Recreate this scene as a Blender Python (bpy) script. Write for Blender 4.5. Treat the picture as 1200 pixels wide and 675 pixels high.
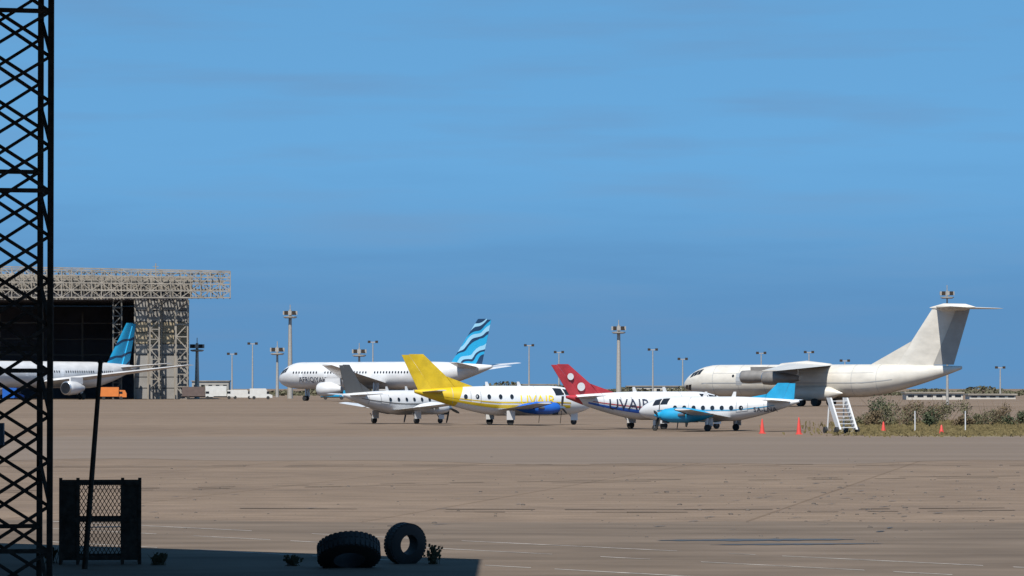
import bpy, bmesh, math, random
from mathutils import Vector, Matrix
R = math.radians
random.seed(7)
for o in list(bpy.data.objects): bpy.data.objects.remove(o)
scene = bpy.context.scene
col = scene.collection

# ------------------------------------------------------------------ camera
F, H, HORIZON = 4557.0, 2.65, 455.0            # focal length in 1200-wide pixels, eye height
cam_d = bpy.data.cameras.new('camera'); cam = bpy.data.objects.new('camera', cam_d); col.objects.link(cam)
cam_d.sensor_width = 36.0; cam_d.lens = 36.0 * F / 1200.0
cam_d.clip_start = 0.5; cam_d.clip_end = 30000
cam.location = (0, 0, H)
cam.rotation_euler = (R(90) + math.atan((HORIZON - 337.5) / F), 0, 0)
scene.camera = cam

# ------------------------------------------------------------------ light
SUN_EL, SUN_AZ = R(55), R(15)                  # az: to the left of straight behind the camera
to_sun = Vector((-math.sin(SUN_AZ) * math.cos(SUN_EL), -math.cos(SUN_AZ) * math.cos(SUN_EL), math.sin(SUN_EL)))
w = bpy.data.worlds.new('World'); scene.world = w; w.use_nodes = True
nt = w.node_tree; nt.nodes.clear()
out = nt.nodes.new('ShaderNodeOutputWorld'); bg = nt.nodes.new('ShaderNodeBackground')
sky = nt.nodes.new('ShaderNodeTexSky'); sky.sky_type = 'NISHITA'; sky.sun_disc = False
sky.sun_elevation = SUN_EL; sky.sun_rotation = math.atan2(to_sun.x, to_sun.y)
sky.altitude = 200; sky.air_density = 1.0; sky.dust_density = 0.0; sky.ozone_density = 4.0
tint = nt.nodes.new('ShaderNodeMix'); tint.data_type = 'RGBA'; tint.blend_type = 'MULTIPLY'
tint.inputs[0].default_value = 1.0; tint.inputs[7].default_value = (1.02, 1.60, 1.60, 1)
tc = nt.nodes.new('ShaderNodeTexCoord'); mp = nt.nodes.new('ShaderNodeMapping'); mp.inputs['Scale'].default_value = (6, 6, 60)
nz = nt.nodes.new('ShaderNodeTexNoise'); nz.inputs['Scale'].default_value = 2.2; nz.inputs['Detail'].default_value = 7
rp = nt.nodes.new('ShaderNodeValToRGB'); rp.color_ramp.elements[0].position = 0.47; rp.color_ramp.elements[1].position = 0.78
rp.color_ramp.elements[0].color = (0, 0, 0, 1); rp.color_ramp.elements[1].color = (0.42, 0.42, 0.42, 1)
cl = nt.nodes.new('ShaderNodeMix'); cl.data_type = 'RGBA'; cl.inputs[7].default_value = (1.65, 2.75, 4.55, 1)
mz = nt.nodes.new('ShaderNodeMapping'); mz.inputs['Scale'].default_value = (1, 1, 0.7); mz.inputs['Location'].default_value = (0, 0, 0.30)
nm = nt.nodes.new('ShaderNodeVectorMath'); nm.operation = 'NORMALIZE'
nt.links.new(tc.outputs['Generated'], mz.inputs[0]); nt.links.new(mz.outputs[0], nm.inputs[0]); nt.links.new(nm.outputs[0], sky.inputs[0])
nt.links.new(sky.outputs[0], tint.inputs[6]); nt.links.new(tc.outputs['Generated'], mp.inputs[0])
nt.links.new(mp.outputs[0], nz.inputs['Vector']); nt.links.new(nz.outputs[0], rp.inputs[0])
sx = nt.nodes.new('ShaderNodeSeparateXYZ'); nt.links.new(tc.outputs['Generated'], sx.inputs[0])
hr = nt.nodes.new('ShaderNodeMapRange'); hr.inputs[1].default_value = 0.030; hr.inputs[2].default_value = 0.078; hr.inputs[3].default_value = 0.97; hr.inputs[4].default_value = 0.0; hr.interpolation_type = 'SMOOTHSTEP'
wob = nt.nodes.new('ShaderNodeMath'); wob.operation = 'MULTIPLY_ADD'; wob.inputs[1].default_value = 0.03; nt.links.new(nz.outputs[0], wob.inputs[0]); nt.links.new(sx.outputs[2], wob.inputs[2])
nt.links.new(wob.outputs[0], hr.inputs[0])
lowsky = nt.nodes.new('ShaderNodeMix'); lowsky.data_type = 'RGBA'; lowsky.inputs[7].default_value = (1.12, 2.83, 5.33, 1)
nt.links.new(hr.outputs[0], lowsky.inputs[0]); nt.links.new(tint.outputs[2], lowsky.inputs[6])
nt.links.new(rp.outputs[0], cl.inputs[0]); nt.links.new(lowsky.outputs[2], cl.inputs[6])
nt.links.new(cl.outputs[2], bg.inputs[0]); bg.inputs[1].default_value = 0.0707
nt.links.new(bg.outputs[0], out.inputs[0])
sd = bpy.data.lights.new('sun', 'SUN'); sun = bpy.data.objects.new('sun', sd); col.objects.link(sun)
sd.energy = 5.0; sd.angle = R(0.5); sd.color = (1.0, 0.95, 0.87)
sun.rotation_euler = to_sun.to_track_quat('Z', 'Y').to_euler()
scene.view_settings.view_transform = 'Standard'; scene.view_settings.look = 'None'
scene.view_settings.exposure = 0.5; scene.view_settings.gamma = 1.0
scene.view_settings.use_curve_mapping = False
scene.render.engine = 'CYCLES'
scene.render.resolution_x = 1024; scene.render.resolution_y = 576

def gx(px, d): return (px - 600.0) / F * d
def gz(py, d): return H + (HORIZON - py) / F * d

# ------------------------------------------------------------------ materials
MATS = {}
def mat(name, c, rough=0.6, var=0.0, scale=3.0, metal=0.0, bump=0.0, stretch=(1, 1, 1), c2=None, coat=0.0):
    if name in MATS: return MATS[name]
    m = bpy.data.materials.new(name); m.use_nodes = True
    n = m.node_tree; b = n.nodes['Principled BSDF']
    b.inputs['Base Color'].default_value = (*c, 1); b.inputs['Roughness'].default_value = rough
    b.inputs['Metallic'].default_value = metal
    if rough >= 0.85: b.inputs['Specular IOR Level'].default_value = 0.04
    if coat: b.inputs['Coat Weight'].default_value = coat
    if var or bump or c2:
        t = n.nodes.new('ShaderNodeTexCoord'); mpn = n.nodes.new('ShaderNodeMapping'); mpn.inputs['Scale'].default_value = stretch
        z = n.nodes.new('ShaderNodeTexNoise'); z.inputs['Scale'].default_value = scale; z.inputs['Detail'].default_value = 8
        z.inputs['Roughness'].default_value = 0.62
        n.links.new(t.outputs['Object'], mpn.inputs[0]); n.links.new(mpn.outputs[0], z.inputs['Vector'])
        r = n.nodes.new('ShaderNodeValToRGB')
        lo = c2 if c2 else tuple(max(0, x * (1 - var)) for x in c)
        hi = c if c2 else tuple(min(1, x * (1 + var * 0.5)) for x in c)
        r.color_ramp.elements[0].color = (*lo, 1); r.color_ramp.elements[1].color = (*hi, 1)
        r.color_ramp.elements[0].position = 0.32; r.color_ramp.elements[1].position = 0.68
        n.links.new(z.outputs[0], r.inputs[0]); n.links.new(r.outputs[0], b.inputs['Base Color'])
        if bump:
            bp = n.nodes.new('ShaderNodeBump'); bp.inputs['Strength'].default_value = bump; bp.inputs['Distance'].default_value = 0.02
            n.links.new(z.outputs[0], bp.inputs['Height']); n.links.new(bp.outputs[0], b.inputs['Normal'])
    MATS[name] = m
    return m

def stripe_mat(name, axis_vec, offset, stops, rough=0.35):
    """Paint scheme: bands of flat colour along an object-space direction (stops = [(pos, colour), ...], metres)."""
    m = bpy.data.materials.new(name); m.use_nodes = True
    n = m.node_tree; b = n.nodes['Principled BSDF']; b.inputs['Roughness'].default_value = rough
    t = n.nodes.new('ShaderNodeTexCoord'); d = n.nodes.new('ShaderNodeVectorMath'); d.operation = 'DOT_PRODUCT'
    d.inputs[1].default_value = axis_vec
    span = stops[-1][0] - stops[0][0]
    wz = n.nodes.new('ShaderNodeTexNoise'); wz.inputs['Scale'].default_value = 0.35; wz.inputs['Detail'].default_value = 0
    add = n.nodes.new('ShaderNodeMath'); add.operation = 'MULTIPLY_ADD'; add.inputs[1].default_value = offset
    mr = n.nodes.new('ShaderNodeMapRange'); mr.inputs[1].default_value = stops[0][0]; mr.inputs[2].default_value = stops[-1][0]
    r = n.nodes.new('ShaderNodeValToRGB'); r.color_ramp.interpolation = 'CONSTANT'
    els = r.color_ramp.elements
    while len(els) > 1: els.remove(els[0])
    els[0].position = 0; els[0].color = (*stops[0][1], 1)
    for p, c in stops[1:-1]:
        e = els.new((p - stops[0][0]) / span); e.color = (*c, 1)
    n.links.new(t.outputs['Object'], d.inputs[0]); n.links.new(t.outputs['Object'], wz.inputs['Vector'])
    n.links.new(wz.outputs[0], add.inputs[0]); n.links.new(d.outputs['Value'], add.inputs[2])
    n.links.new(add.outputs[0], mr.inputs[0]); n.links.new(mr.outputs[0], r.inputs[0]); n.links.new(r.outputs[0], b.inputs['Base Color'])
    MATS[name] = m
    return m

WHITE = mat('aircraft_white', (0.55, 0.55, 0.55), 0.32, 0.16, 0.5, stretch=(0.6, 1, 1.5), coat=0.2)
CREAM = mat('aircraft_cream', (0.52, 0.49, 0.435), 0.38, 0.16, 0.6, stretch=(0.7, 1, 1.5), coat=0.1)
GREYP = mat('aircraft_grey', (0.30, 0.31, 0.32), 0.4, 0.1, 0.7)
SLATE = mat('fin_slate', (0.075, 0.075, 0.075), 0.4, 0.1, 0.7)
DARK = mat('dark_glass', (0.012, 0.014, 0.018), 0.12)
BLACK = mat('black_rubber', (0.018, 0.018, 0.018), 0.75, 0.3, 5)
METAL = mat('bare_metal', (0.45, 0.45, 0.46), 0.32, 0.15, 2, metal=0.9)
YELLOW = mat('paint_yellow', (0.52, 0.36, 0.012), 0.4, 0.22, 1.2)
RED = mat('paint_red', (0.36, 0.03, 0.04), 0.42, 0.3, 1.4)
CYAN = mat('paint_cyan', (0.012, 0.25, 0.45), 0.42, 0.2, 1.4)
BLUE = mat('paint_blue', (0.015, 0.10, 0.42), 0.35, 0.1, 1)
INK = mat('lettering_dark', (0.02, 0.025, 0.05), 0.5)
INKY = mat('lettering_yellow', (0.75, 0.52, 0.01), 0.5)
STEEL = mat('painted_steel_dark', (0.050, 0.040, 0.033), 0.85, 0.5, 9)
GALV = mat('galvanised', (0.36, 0.34, 0.31), 0.55, 0.2, 3, metal=0.3)
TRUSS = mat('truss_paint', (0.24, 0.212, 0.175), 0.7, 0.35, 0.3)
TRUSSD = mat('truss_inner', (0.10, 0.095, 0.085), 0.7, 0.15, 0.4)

# ------------------------------------------------------------------ mesh helpers
class MB:
    def __init__(s): s.v = []; s.f = []; s.m = []
    def quad(s, a, b, c, d):
        i = len(s.v); s.v += [a, b, c, d]; s.f.append((i, i + 1, i + 2, i + 3))
    def box(s, x0, x1, y0, y1, z0, z1):
        i = len(s.v)
        s.v += [(x0, y0, z0), (x1, y0, z0), (x1, y1, z0), (x0, y1, z0), (x0, y0, z1), (x1, y0, z1), (x1, y1, z1), (x0, y1, z1)]
        s.f += [tuple(i + k for k in q) for q in ((0, 3, 2, 1), (4, 5, 6, 7), (0, 1, 5, 4), (1, 2, 6, 5), (2, 3, 7, 6), (3, 0, 4, 7))]
    def loft(s, rings, closed=True, cap=True):
        n = len(rings[0]); i0 = len(s.v)
        for r in rings: s.v += [tuple(p) for p in r]
        for k in range(len(rings) - 1):
            for j in range(n if closed else n - 1):
                a = i0 + k * n + j; b = i0 + k * n + (j + 1) % n
                s.f.append((a, b, b + n, a + n))
        if cap and closed:
            s.f.append(tuple(i0 + j for j in reversed(range(n))))
            s.f.append(tuple(i0 + (len(rings) - 1) * n + j for j in range(n)))
    def tube(s, p0, p1, r0, r1=None, n=6):
        p0, p1 = Vector(p0), Vector(p1); r1 = r0 if r1 is None else r1
        d = (p1 - p0).normalized(); a = d.orthogonal().normalized(); b = d.cross(a)
        ring = lambda p, r: [p + (a * math.cos(2 * math.pi * k / n) + b * math.sin(2 * math.pi * k / n)) * r for k in range(n)]
        s.loft([ring(p0, r0), ring(p1, r1)])
    def bar(s, p0, p1, wd, up=(0, 0, 1)):
        p0, p1 = Vector(p0), Vector(p1); d = (p1 - p0).normalized()
        u = Vector(up)
        if abs(d.dot(u)) > 0.95: u = Vector((0, 1, 0))
        a = d.cross(u).normalized() * wd / 2; b = a.cross(d).normalized() * wd / 2
        s.loft([[p + a + b, p - a + b, p - a - b, p + a - b] for p in (p0, p1)])
    def lathe(s, prof, axis='z', c=(0, 0, 0), n=16):
        rings = []
        for t, r in prof:
            ring = []
            for k in range(n):
                a = 2 * math.pi * k / n; u, v = math.cos(a) * r, math.sin(a) * r
                ring.append((c[0] + u, c[1] + v, c[2] + t) if axis == 'z' else (c[0] + t, c[1] + u, c[2] + v) if axis == 'x' else (c[0] + u, c[1] + t, c[2] + v))
            rings.append(ring)
        s.loft(rings)
    def build(s, name, material, parent=None, smooth=False):
        me = bpy.data.meshes.new(name); me.from_pydata([tuple(p) for p in s.v], [], s.f); me.update()
        if smooth:
            me.polygons.foreach_set('use_smooth', [True] * len(me.polygons))
            try: me.set_sharp_from_angle(angle=R(40))
            except Exception: pass
        if isinstance(material, (list, tuple)):
            for m_ in material: me.materials.append(m_)
        else: me.materials.append(material)
        o = bpy.data.objects.new(name, me); col.objects.link(o)
        if parent: o.parent = parent
        return o

def tag(o, label, cat, group=None, kind=None):
    if label: o['label'] = label
    if cat: o['category'] = cat
    if group: o['group'] = group
    if kind: o['kind'] = kind
    return o
def empty(name, loc, rz=0.0):
    e = bpy.data.objects.new(name, None); col.objects.link(e); e.location = loc; e.rotation_euler = (0, 0, rz); e.empty_display_size = 0.5
    return e
def struct(o): o['kind'] = 'structure'; return o
def share(src, name, parent, loc, rot=(0, 0, 0), scale=(1, 1, 1)):
    o = bpy.data.objects.new(name, src.data); col.objects.link(o); o.parent = parent
    o.location = loc; o.rotation_euler = rot; o.scale = scale
    return o
def copy_tree(o, parent=None):
    c = o.copy(); col.objects.link(c); c.parent = parent
    for ch in list(o.children): copy_tree(ch, c)
    return c
def text_mesh(body, size):
    cu = bpy.data.curves.new('t', 'FONT'); cu.body = body; cu.size = size; cu.resolution_u = 2
    ob = bpy.data.objects.new('t', cu); col.objects.link(ob)
    bpy.context.view_layer.update()
    me = ob.to_mesh(); bm = bmesh.new(); bm.from_mesh(me); bmesh.ops.triangulate(bm, faces=bm.faces[:])
    for _ in range(3):
        lng = [e for e in bm.edges if e.calc_length() > size * 0.16]
        if lng: bmesh.ops.subdivide_edges(bm, edges=lng, cuts=1); bmesh.ops.triangulate(bm, faces=bm.faces[:])
    bm.verts.index_update(); vs = [tuple(v.co) for v in bm.verts]; fs = [tuple(v.index for v in p.verts) for p in bm.faces]; bm.free()
    ob.to_mesh_clear(); bpy.data.objects.remove(ob); bpy.data.curves.remove(cu)
    return vs, fs

# ------------------------------------------------------------------ ground
def ground_mat():
    m = bpy.data.materials.new('apron_concrete'); m.use_nodes = True
    n = m.node_tree; b = n.nodes['Principled BSDF']; b.inputs['Roughness'].default_value = 0.9; b.inputs['Specular IOR Level'].default_value = 0.04
    t = n.nodes.new('ShaderNodeTexCoord')
    def noise(sc, det, stretch, lo, hi, p0=0.35, p1=0.65):
        mpn = n.nodes.new('ShaderNodeMapping'); mpn.inputs['Scale'].default_value = stretch
        z = n.nodes.new('ShaderNodeTexNoise'); z.inputs['Scale'].default_value = sc; z.inputs['Detail'].default_value = det
        r = n.nodes.new('ShaderNodeValToRGB'); r.color_ramp.elements[0].position = p0; r.color_ramp.elements[1].position = p1
        r.color_ramp.elements[0].color = (*lo, 1); r.color_ramp.elements[1].color = (*hi, 1)
        n.links.new(t.outputs['Object'], mpn.inputs[0]); n.links.new(mpn.outputs[0], z.inputs['Vector']); n.links.new(z.outputs[0], r.inputs[0])
        return r
    a = noise(0.022, 9, (0.35, 1, 1), (0.168, 0.125, 0.092), (0.197, 0.148, 0.110))
    c = noise(1.2, 8, (0.5, 1, 1), (0.80, 0.80, 0.80), (1.06, 1.05, 1.04))
    e = noise(0.12, 6, (0.04, 1.6, 1), (0.90, 0.90, 0.91), (1.03, 1.03, 1.02))
    f = noise(14, 4, (1, 1, 1), (0.86, 0.86, 0.86), (1.06, 1.06, 1.06))
    prev = a.outputs[0]
    for x in (c, e, f):
        mx = n.nodes.new('ShaderNodeMix'); mx.data_type = 'RGBA'; mx.blend_type = 'MULTIPLY'; mx.inputs[0].default_value = 1
        n.links.new(prev, mx.inputs[6]); n.links.new(x.outputs[0], mx.inputs[7]); prev = mx.outputs[2]
    bk = n.nodes.new('ShaderNodeTexBrick'); bk.offset = 0.0; bk.inputs['Scale'].default_value = 1.0; bk.inputs['Brick Width'].default_value = 7.5; bk.inputs['Row Height'].default_value = 7.5
    bk.inputs['Mortar Size'].default_value = 0.05; bk.inputs['Color1'].default_value = (1, 1, 1, 1); bk.inputs['Color2'].default_value = (0.90, 0.90, 0.91, 1); bk.inputs['Mortar'].default_value = (0.74, 0.72, 0.70, 1)
    rm = n.nodes.new('ShaderNodeMapping'); rm.inputs['Rotation'].default_value = (0, 0, R(9)); n.links.new(t.outputs['Object'], rm.inputs[0]); n.links.new(rm.outputs[0], bk.inputs['Vector'])
    mx = n.nodes.new('ShaderNodeMix'); mx.data_type = 'RGBA'; mx.blend_type = 'MULTIPLY'; mx.inputs[0].default_value = 1
    n.links.new(prev, mx.inputs[6]); n.links.new(bk.outputs[0], mx.inputs[7]); prev = mx.outputs[2]
    n.links.new(prev, b.inputs['Base Color'])
    return m
g = MB(); g.quad((-9000, -600, 0), (9000, -600, 0), (9000, 16000, 0), (-9000, 16000, 0))
struct(g.build('ground', ground_mat()))
# darker asphalt taxi strip in the foreground with thin white lines
ASPH = mat('asphalt_old', (0.132, 0.103, 0.080), 0.9, 0.34, 0.5, stretch=(0.35, 1, 1))
g = MB(); N = 60
edge = [(-40 + 2.0 * i, 78.0 - 0.135 * (i - 14) + 0.5 * math.sin(i * 0.9) + 0.3 * math.sin(i * 2.3)) for i in range(N)]
for i in range(N - 1): g.quad((edge[i][0], 20, 0.004), (edge[i + 1][0], 20, 0.004), (edge[i + 1][0], edge[i + 1][1], 0.004), (edge[i][0], edge[i][1], 0.004))
struct(g.build('taxiway', ASPH))
g = MB(); N = 80
e0 = [(-60 + 2.2 * i, 142 + 4 * math.sin(i * .37) + 2.2 * math.sin(i * 1.31) - .06 * i) for i in range(N)]
for i in range(N - 1): g.quad((e0[i][0], e0[i][1], .005), (e0[i + 1][0], e0[i + 1][1], .005), (e0[i + 1][0] * 1.5, 213, .005), (e0[i][0] * 1.5, 213, .005))
struct(g.build('pavement', mat('old_pavement', (0.150, 0.118, 0.094), 0.9, 0.16, 0.12, stretch=(0.12, 1.5, 1))))
# faint tyre tracks
TRK = mat('tyre_track', (0.105, 0.082, 0.064), 0.9, 0.3, 0.8)
for (x0, y0, x1, y1, bend) in ((-16, 96, 22, 118, 3), (-16, 97.9, 22, 119.9, 3), (-6, 84, 20, 88, -2.5), (-6, 85.8, 20, 89.8, -2.5), (-22, 128, 30, 131, 4), (-22, 130, 30, 133, 4)):
    g = MB(); n_ = 40; pts = [(x0 + (x1 - x0) * i / n_, y0 + (y1 - y0) * i / n_ + bend * math.sin(math.pi * i / n_)) for i in range(n_ + 1)]
    for i in range(n_):
        if random.random() < .35: continue
        w_ = random.uniform(.08, .16); g.quad((pts[i][0], pts[i][1] - w_, .0135), (pts[i + 1][0], pts[i + 1][1] - w_, .0135), (pts[i + 1][0], pts[i + 1][1] + w_, .0135), (pts[i][0], pts[i][1] + w_, .0135))
    struct(g.build('tyre_track', TRK))
PAINT = mat('line_paint', (0.33, 0.30, 0.265), 0.8, 0.65, 1.6)
for (xa, ya, xb, yb, wd) in ((60, 611, 1260, 668, 0.15), (60, 619.5, 1260, 681, 0.14), (60, 635, 1260, 700, 0.17)):
    da, db = F * H / (ya - HORIZON), F * H / (yb - HORIZON)
    p, q = Vector((gx(xa, da), da, 0)), Vector((gx(xb, db), db, 0)); L_ = MB(); k = 44
    for i in range(k):
        if random.random() < 0.3: continue
        a, b_ = p.lerp(q, i / k), p.lerp(q, (i + 1) / k); wa = wd * random.uniform(0.75, 1.1)
        L_.quad((a.x, a.y - wa / 2, .008), (b_.x, b_.y - wa / 2, .008), (b_.x, b_.y + wa / 2, .008), (a.x, a.y + wa / 2, .008))
    struct(L_.build('painted_line', PAINT))
# long dark streaks and small stains, flat on the ground
MARK = mat('dark_mark', (0.05, 0.048, 0.046), 0.55, 0.3, 1.5)
g = MB()
def blob(x0, x1, yc, hw, z, n=40):
    top, bot = [], []
    for i in range(n + 1):
        t = i / n; x = x0 + (x1 - x0) * t; h = hw * math.sin(math.pi * t) ** 0.7 * (0.5 + 0.6 * random.random())
        yy = yc + (t - 0.5) * 0.5
        top.append((x, yy + h, z)); bot.append((x, yy - h, z))
    for i in range(n): g.quad(bot[i], bot[i + 1], top[i + 1], top[i])
blob(gx(770, 67), gx(1010, 67), F * H / (633 - 455), 0.55, .012)
blob(gx(830, 65.5), gx(1040, 65.5), F * H / (638 - 455), 0.32, .0125)
blob(gx(150, 83), gx(205, 83), F * H / (613 - 455) - 2.2, 0.35, .0130)
for _ in range(70):
    py = random.triangular(548, 628, 588); d = F * H / (py - HORIZON); px = random.gauss(1000, 110) if random.random() < .55 else random.uniform(170, 1200)
    blob(gx(px, d), gx(px, d) + random.uniform(.08, .34), d, random.uniform(.03, .16), .0145, 6)
struct(g.build('ground_mark', MARK))
# dry grass verge on the right
VERGE = mat('dry_verge', (0.15, 0.125, 0.065), 0.95, 0, 0.35, c2=(0.19, 0.155, 0.11))
g = MB(); N = 70
near = [(gx(985, 220) + 0.9 * i, 214 + 1.6 * math.sin(i * 0.7) + 1.0 * math.sin(i * 1.9) + 14 * max(0, 1 - i / 5) ** 2) for i in range(N)]
for i in range(N - 1): g.quad((near[i][0], near[i][1], .004), (near[i + 1][0], near[i + 1][1], .004), (near[i + 1][0] * 1.36 + 1, 300, .004), (near[i][0] * 1.36 + 1, 300, .004))
struct(g.build('verge', VERGE))

# ------------------------------------------------------------------ aircraft builder
def airfoil_wing(root, tip, thick, n=7):
    """root/tip: (le_point, chord) ; chord runs along -x"""
    rings = []
    for (le, ch), th in ((root, thick[0]), (tip, thick[1])):
        up, lo = [], []
        for k in range(n + 1):
            u = k / n; y = th * (2.6 * math.sqrt(u) * (1 - u) + 0.02)
            up.append((u, y)); lo.append((u, -y * 0.65))
        prof = up + lo[::-1][1:-1]
        rings.append([(le, ch, u, y) for u, y in prof])
    return rings
class Plane:
    def __init__(s, name, label, group, L, Rf, zc, loc, heading, body, jet=False, nose_k=1.3, tail_k=3.0, upsweep=0.75, flat=1.0):
        s.root = empty(name, loc, heading); tag(s.root, label, 'airplane', group)
        s.L, s.R, s.zc, s.nk, s.tk, s.up, s.fl = L, Rf, zc, nose_k * 2 * Rf, tail_k * 2 * Rf, upsweep, flat
        m = MB(); st = []
        xs = [L / 2 - s.nk * (1 - math.cos(math.pi / 2 * i / 9)) for i in range(10)]
        x_t = -L / 2 + s.tk
        xs += [xs[-1] + (x_t - xs[-1]) * i / 6 for i in range(1, 7)] + [x_t - s.tk * i / 10 for i in range(1, 11)]
        n = 28
        for x in xs:
            r, z = s.prof(x); st.append([(x, r * math.cos(2 * math.pi * k / n), z + r * s.fl * math.sin(2 * math.pi * k / n)) for k in range(n)])
        m.loft(st); s.body = m.build('fuselage', body, s.root, True)
    def prof(s, x):
        d = s.L / 2 - x
        if d < s.nk:
            u = max(0, 1 - d / s.nk); return max(0.03, s.R * (1 - u * u) ** 0.58), s.zc - 0.28 * s.R * u * u
        e = (-s.L / 2 + s.tk) - x
        if e > 0:
            u = min(1, e / s.tk); return s.R * (1 - 0.90 * u ** 1.45), s.zc + s.up * s.R * u ** 1.4
        return s.R, s.zc
    def surf(s, x, a, off=0.02):
        r, z = s.prof(x); return (x, (r + off) * math.cos(a), z + (r * s.fl + off) * math.sin(a))
    def patch(s, name, x0, x1, a0, a1, m, off=0.02, parent=None, nx=2, na=3, skew=0.0):
        b = MB()
        for i in range(nx):
            for j in range(na):
                fx = lambda i_, j_: x0 + (x1 - x0) * i_ / nx + skew * (j_ / na)
                fa = lambda j_: a0 + (a1 - a0) * j_ / na
                b.quad(s.surf(fx(i, j), fa(j), off), s.surf(fx(i + 1, j), fa(j), off), s.surf(fx(i + 1, j + 1), fa(j + 1), off), s.surf(fx(i, j + 1), fa(j + 1), off))
        return b.build(name, m, parent or s.root)
    def oval(s, name, x, z, rx, rz, side, m, off=0.025):
        r, zc = s.prof(x); b = MB(); n = 10; pts = []
        for k in range(n):
            a = 2 * math.pi * k / n; xx, zz = x + rx * math.cos(a), z + rz * math.sin(a)
            rr, zq = s.prof(xx); q = max(0.01, rr * rr - ((zz - zq) / s.fl) ** 2)
            pts.append((xx, side * (math.sqrt(q) + off), zz))
        b.v = pts; b.f = [tuple(range(n))]
        return b.build(name, m, s.root)
    def windows(s, xs, z, rx, rz, sides=(1, -1), m=None):
        for sd_ in sides:
            for x in xs: s.oval('window', x, z, rx, rz, sd_, m or DARK)
    def cockpit(s, d0=0.35, d1=0.85, a0=22, a1=50, n=2):
        for sd_ in (1, -1):
            for k in range(n):
                x1 = s.L / 2 - s.nk * (d0 + (d1 - d0) * k / n); x0 = s.L / 2 - s.nk * (d0 + (d1 - d0) * (k + 0.84) / n)
                aa = (R(a0), R(a1)) if sd_ > 0 else (math.pi - R(a0), math.pi - R(a1))
                s.patch('cockpit_window', x0, x1, aa[0], aa[1], DARK, 0.025, skew=-0.15 * s.R)
    def text(s, body, size, x, z, side, m):
        vs, fs = text_mesh(body, size); b = MB()
        for (tx, ty, _) in vs:
            xx = x - tx if side > 0 else x + tx; zz = z + ty; r, zc = s.prof(xx)
            b.v.append((xx, side * (math.sqrt(max(0.01, r * r - ((zz - zc) / s.fl) ** 2)) + 0.035), zz))
        b.f = fs; return b.build('lettering', m, s.root)
    def lifting(s, name, le_x, y0, z0, chord, span, tchord, sweep, dihed, th, m, vertical=False, parent=None, boot=False):
        for sd_ in ((1,) if vertical else (1, -1)):
            rings = airfoil_wing(((le_x, y0, z0), chord), ((le_x - sweep, y0 + span, z0 + dihed), tchord), (th * chord, th * tchord))
            b = MB(); R_ = []
            for ring in rings:
                rr = []
                for (le, ch, u, y) in ring:
                    if vertical: rr.append((le[0] - u * ch, y, le[2] + (le[1] - y0)))
                    else: rr.append((le[0] - u * ch, sd_ * le[1], le[2] + y))
                R_.append(rr)
            b.loft(R_ if (sd_ > 0) != vertical else R_[::-1])
            o = b.build(name, m, parent or s.root, True)
            if boot:
                bb = MB(); BR = []
                for ring in rings:
                    n_ = len(ring); idx = [n_ - 2, n_ - 1, 0, 1, 2] if False else [n_ - 1, 0, 1]; q = []
                    for k in idx:
                        le, ch, u, y = ring[k]; uu = u * 0.42; yy = (y * 0.75 + (0.012 if y >= 0 else -0.012)) * 1.25
                        q.append((le[0] + .02 - uu * ch, yy, le[2] + (le[1] - y0)) if vertical else (le[0] + .02 - uu * ch, sd_ * le[1], le[2] + yy))
                    BR.append(q)
                bb.loft(BR); bb.build('deicing_boot', BLACK, o)
        return o
    def fin(s, le_x, z0, chord, height, tchord, sweep, m, rud=None, dorsal=0.0, th=0.05):
        f = 0.66
        o = s.lifting('tail_fin', le_x, 0, z0, chord * f, height, tchord * f, sweep, 0, th, m, True)
        # rudder
        gap = 0.03
        b = MB(); q = lambda t: (le_x - sweep * t - (chord + (tchord - chord) * t) * f - gap, le_x - sweep * t - (chord + (tchord - chord) * t))
        w0, w1 = th * chord * 0.8, th * tchord * 0.8
        (a0, b0), (a1, b1) = q(0.02), q(0.98); z1 = z0 + height * 0.98
        b.loft([[(a0, w0, z0 + .02 * height), (b0, 0.02, z0 + .02 * height), (b0, -0.02, z0 + .02 * height), (a0, -w0, z0 + .02 * height)],
                [(a1, w1, z1), (b1, 0.02, z1), (b1, -0.02, z1), (a1, -w1, z1)]])
        b.build('rudder', rud or m, s.root)
        if dorsal:
            b = MB(); xr = le_x - sweep * 0.42
            b.loft([[(le_x + dorsal, 0.02, z0 - 0.02), (xr, 0.05, z0 + height * 0.42), (le_x - 0.3, 0.05, z0 - 0.05)],
                    [(le_x + dorsal, -0.02, z0 - 0.02), (xr, -0.05, z0 + height * 0.42), (le_x - 0.3, -0.05, z0 - 0.05)]])
            b.build('dorsal_fin', m, s.root)
        return o
    def stab(s, le_x, z0, chord, span, tchord, sweep, m, y0=0.1, dih=0.1): s.lifting('tailplane', le_x, y0, z0, chord, span, tchord, sweep, dih, 0.05, m)
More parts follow.
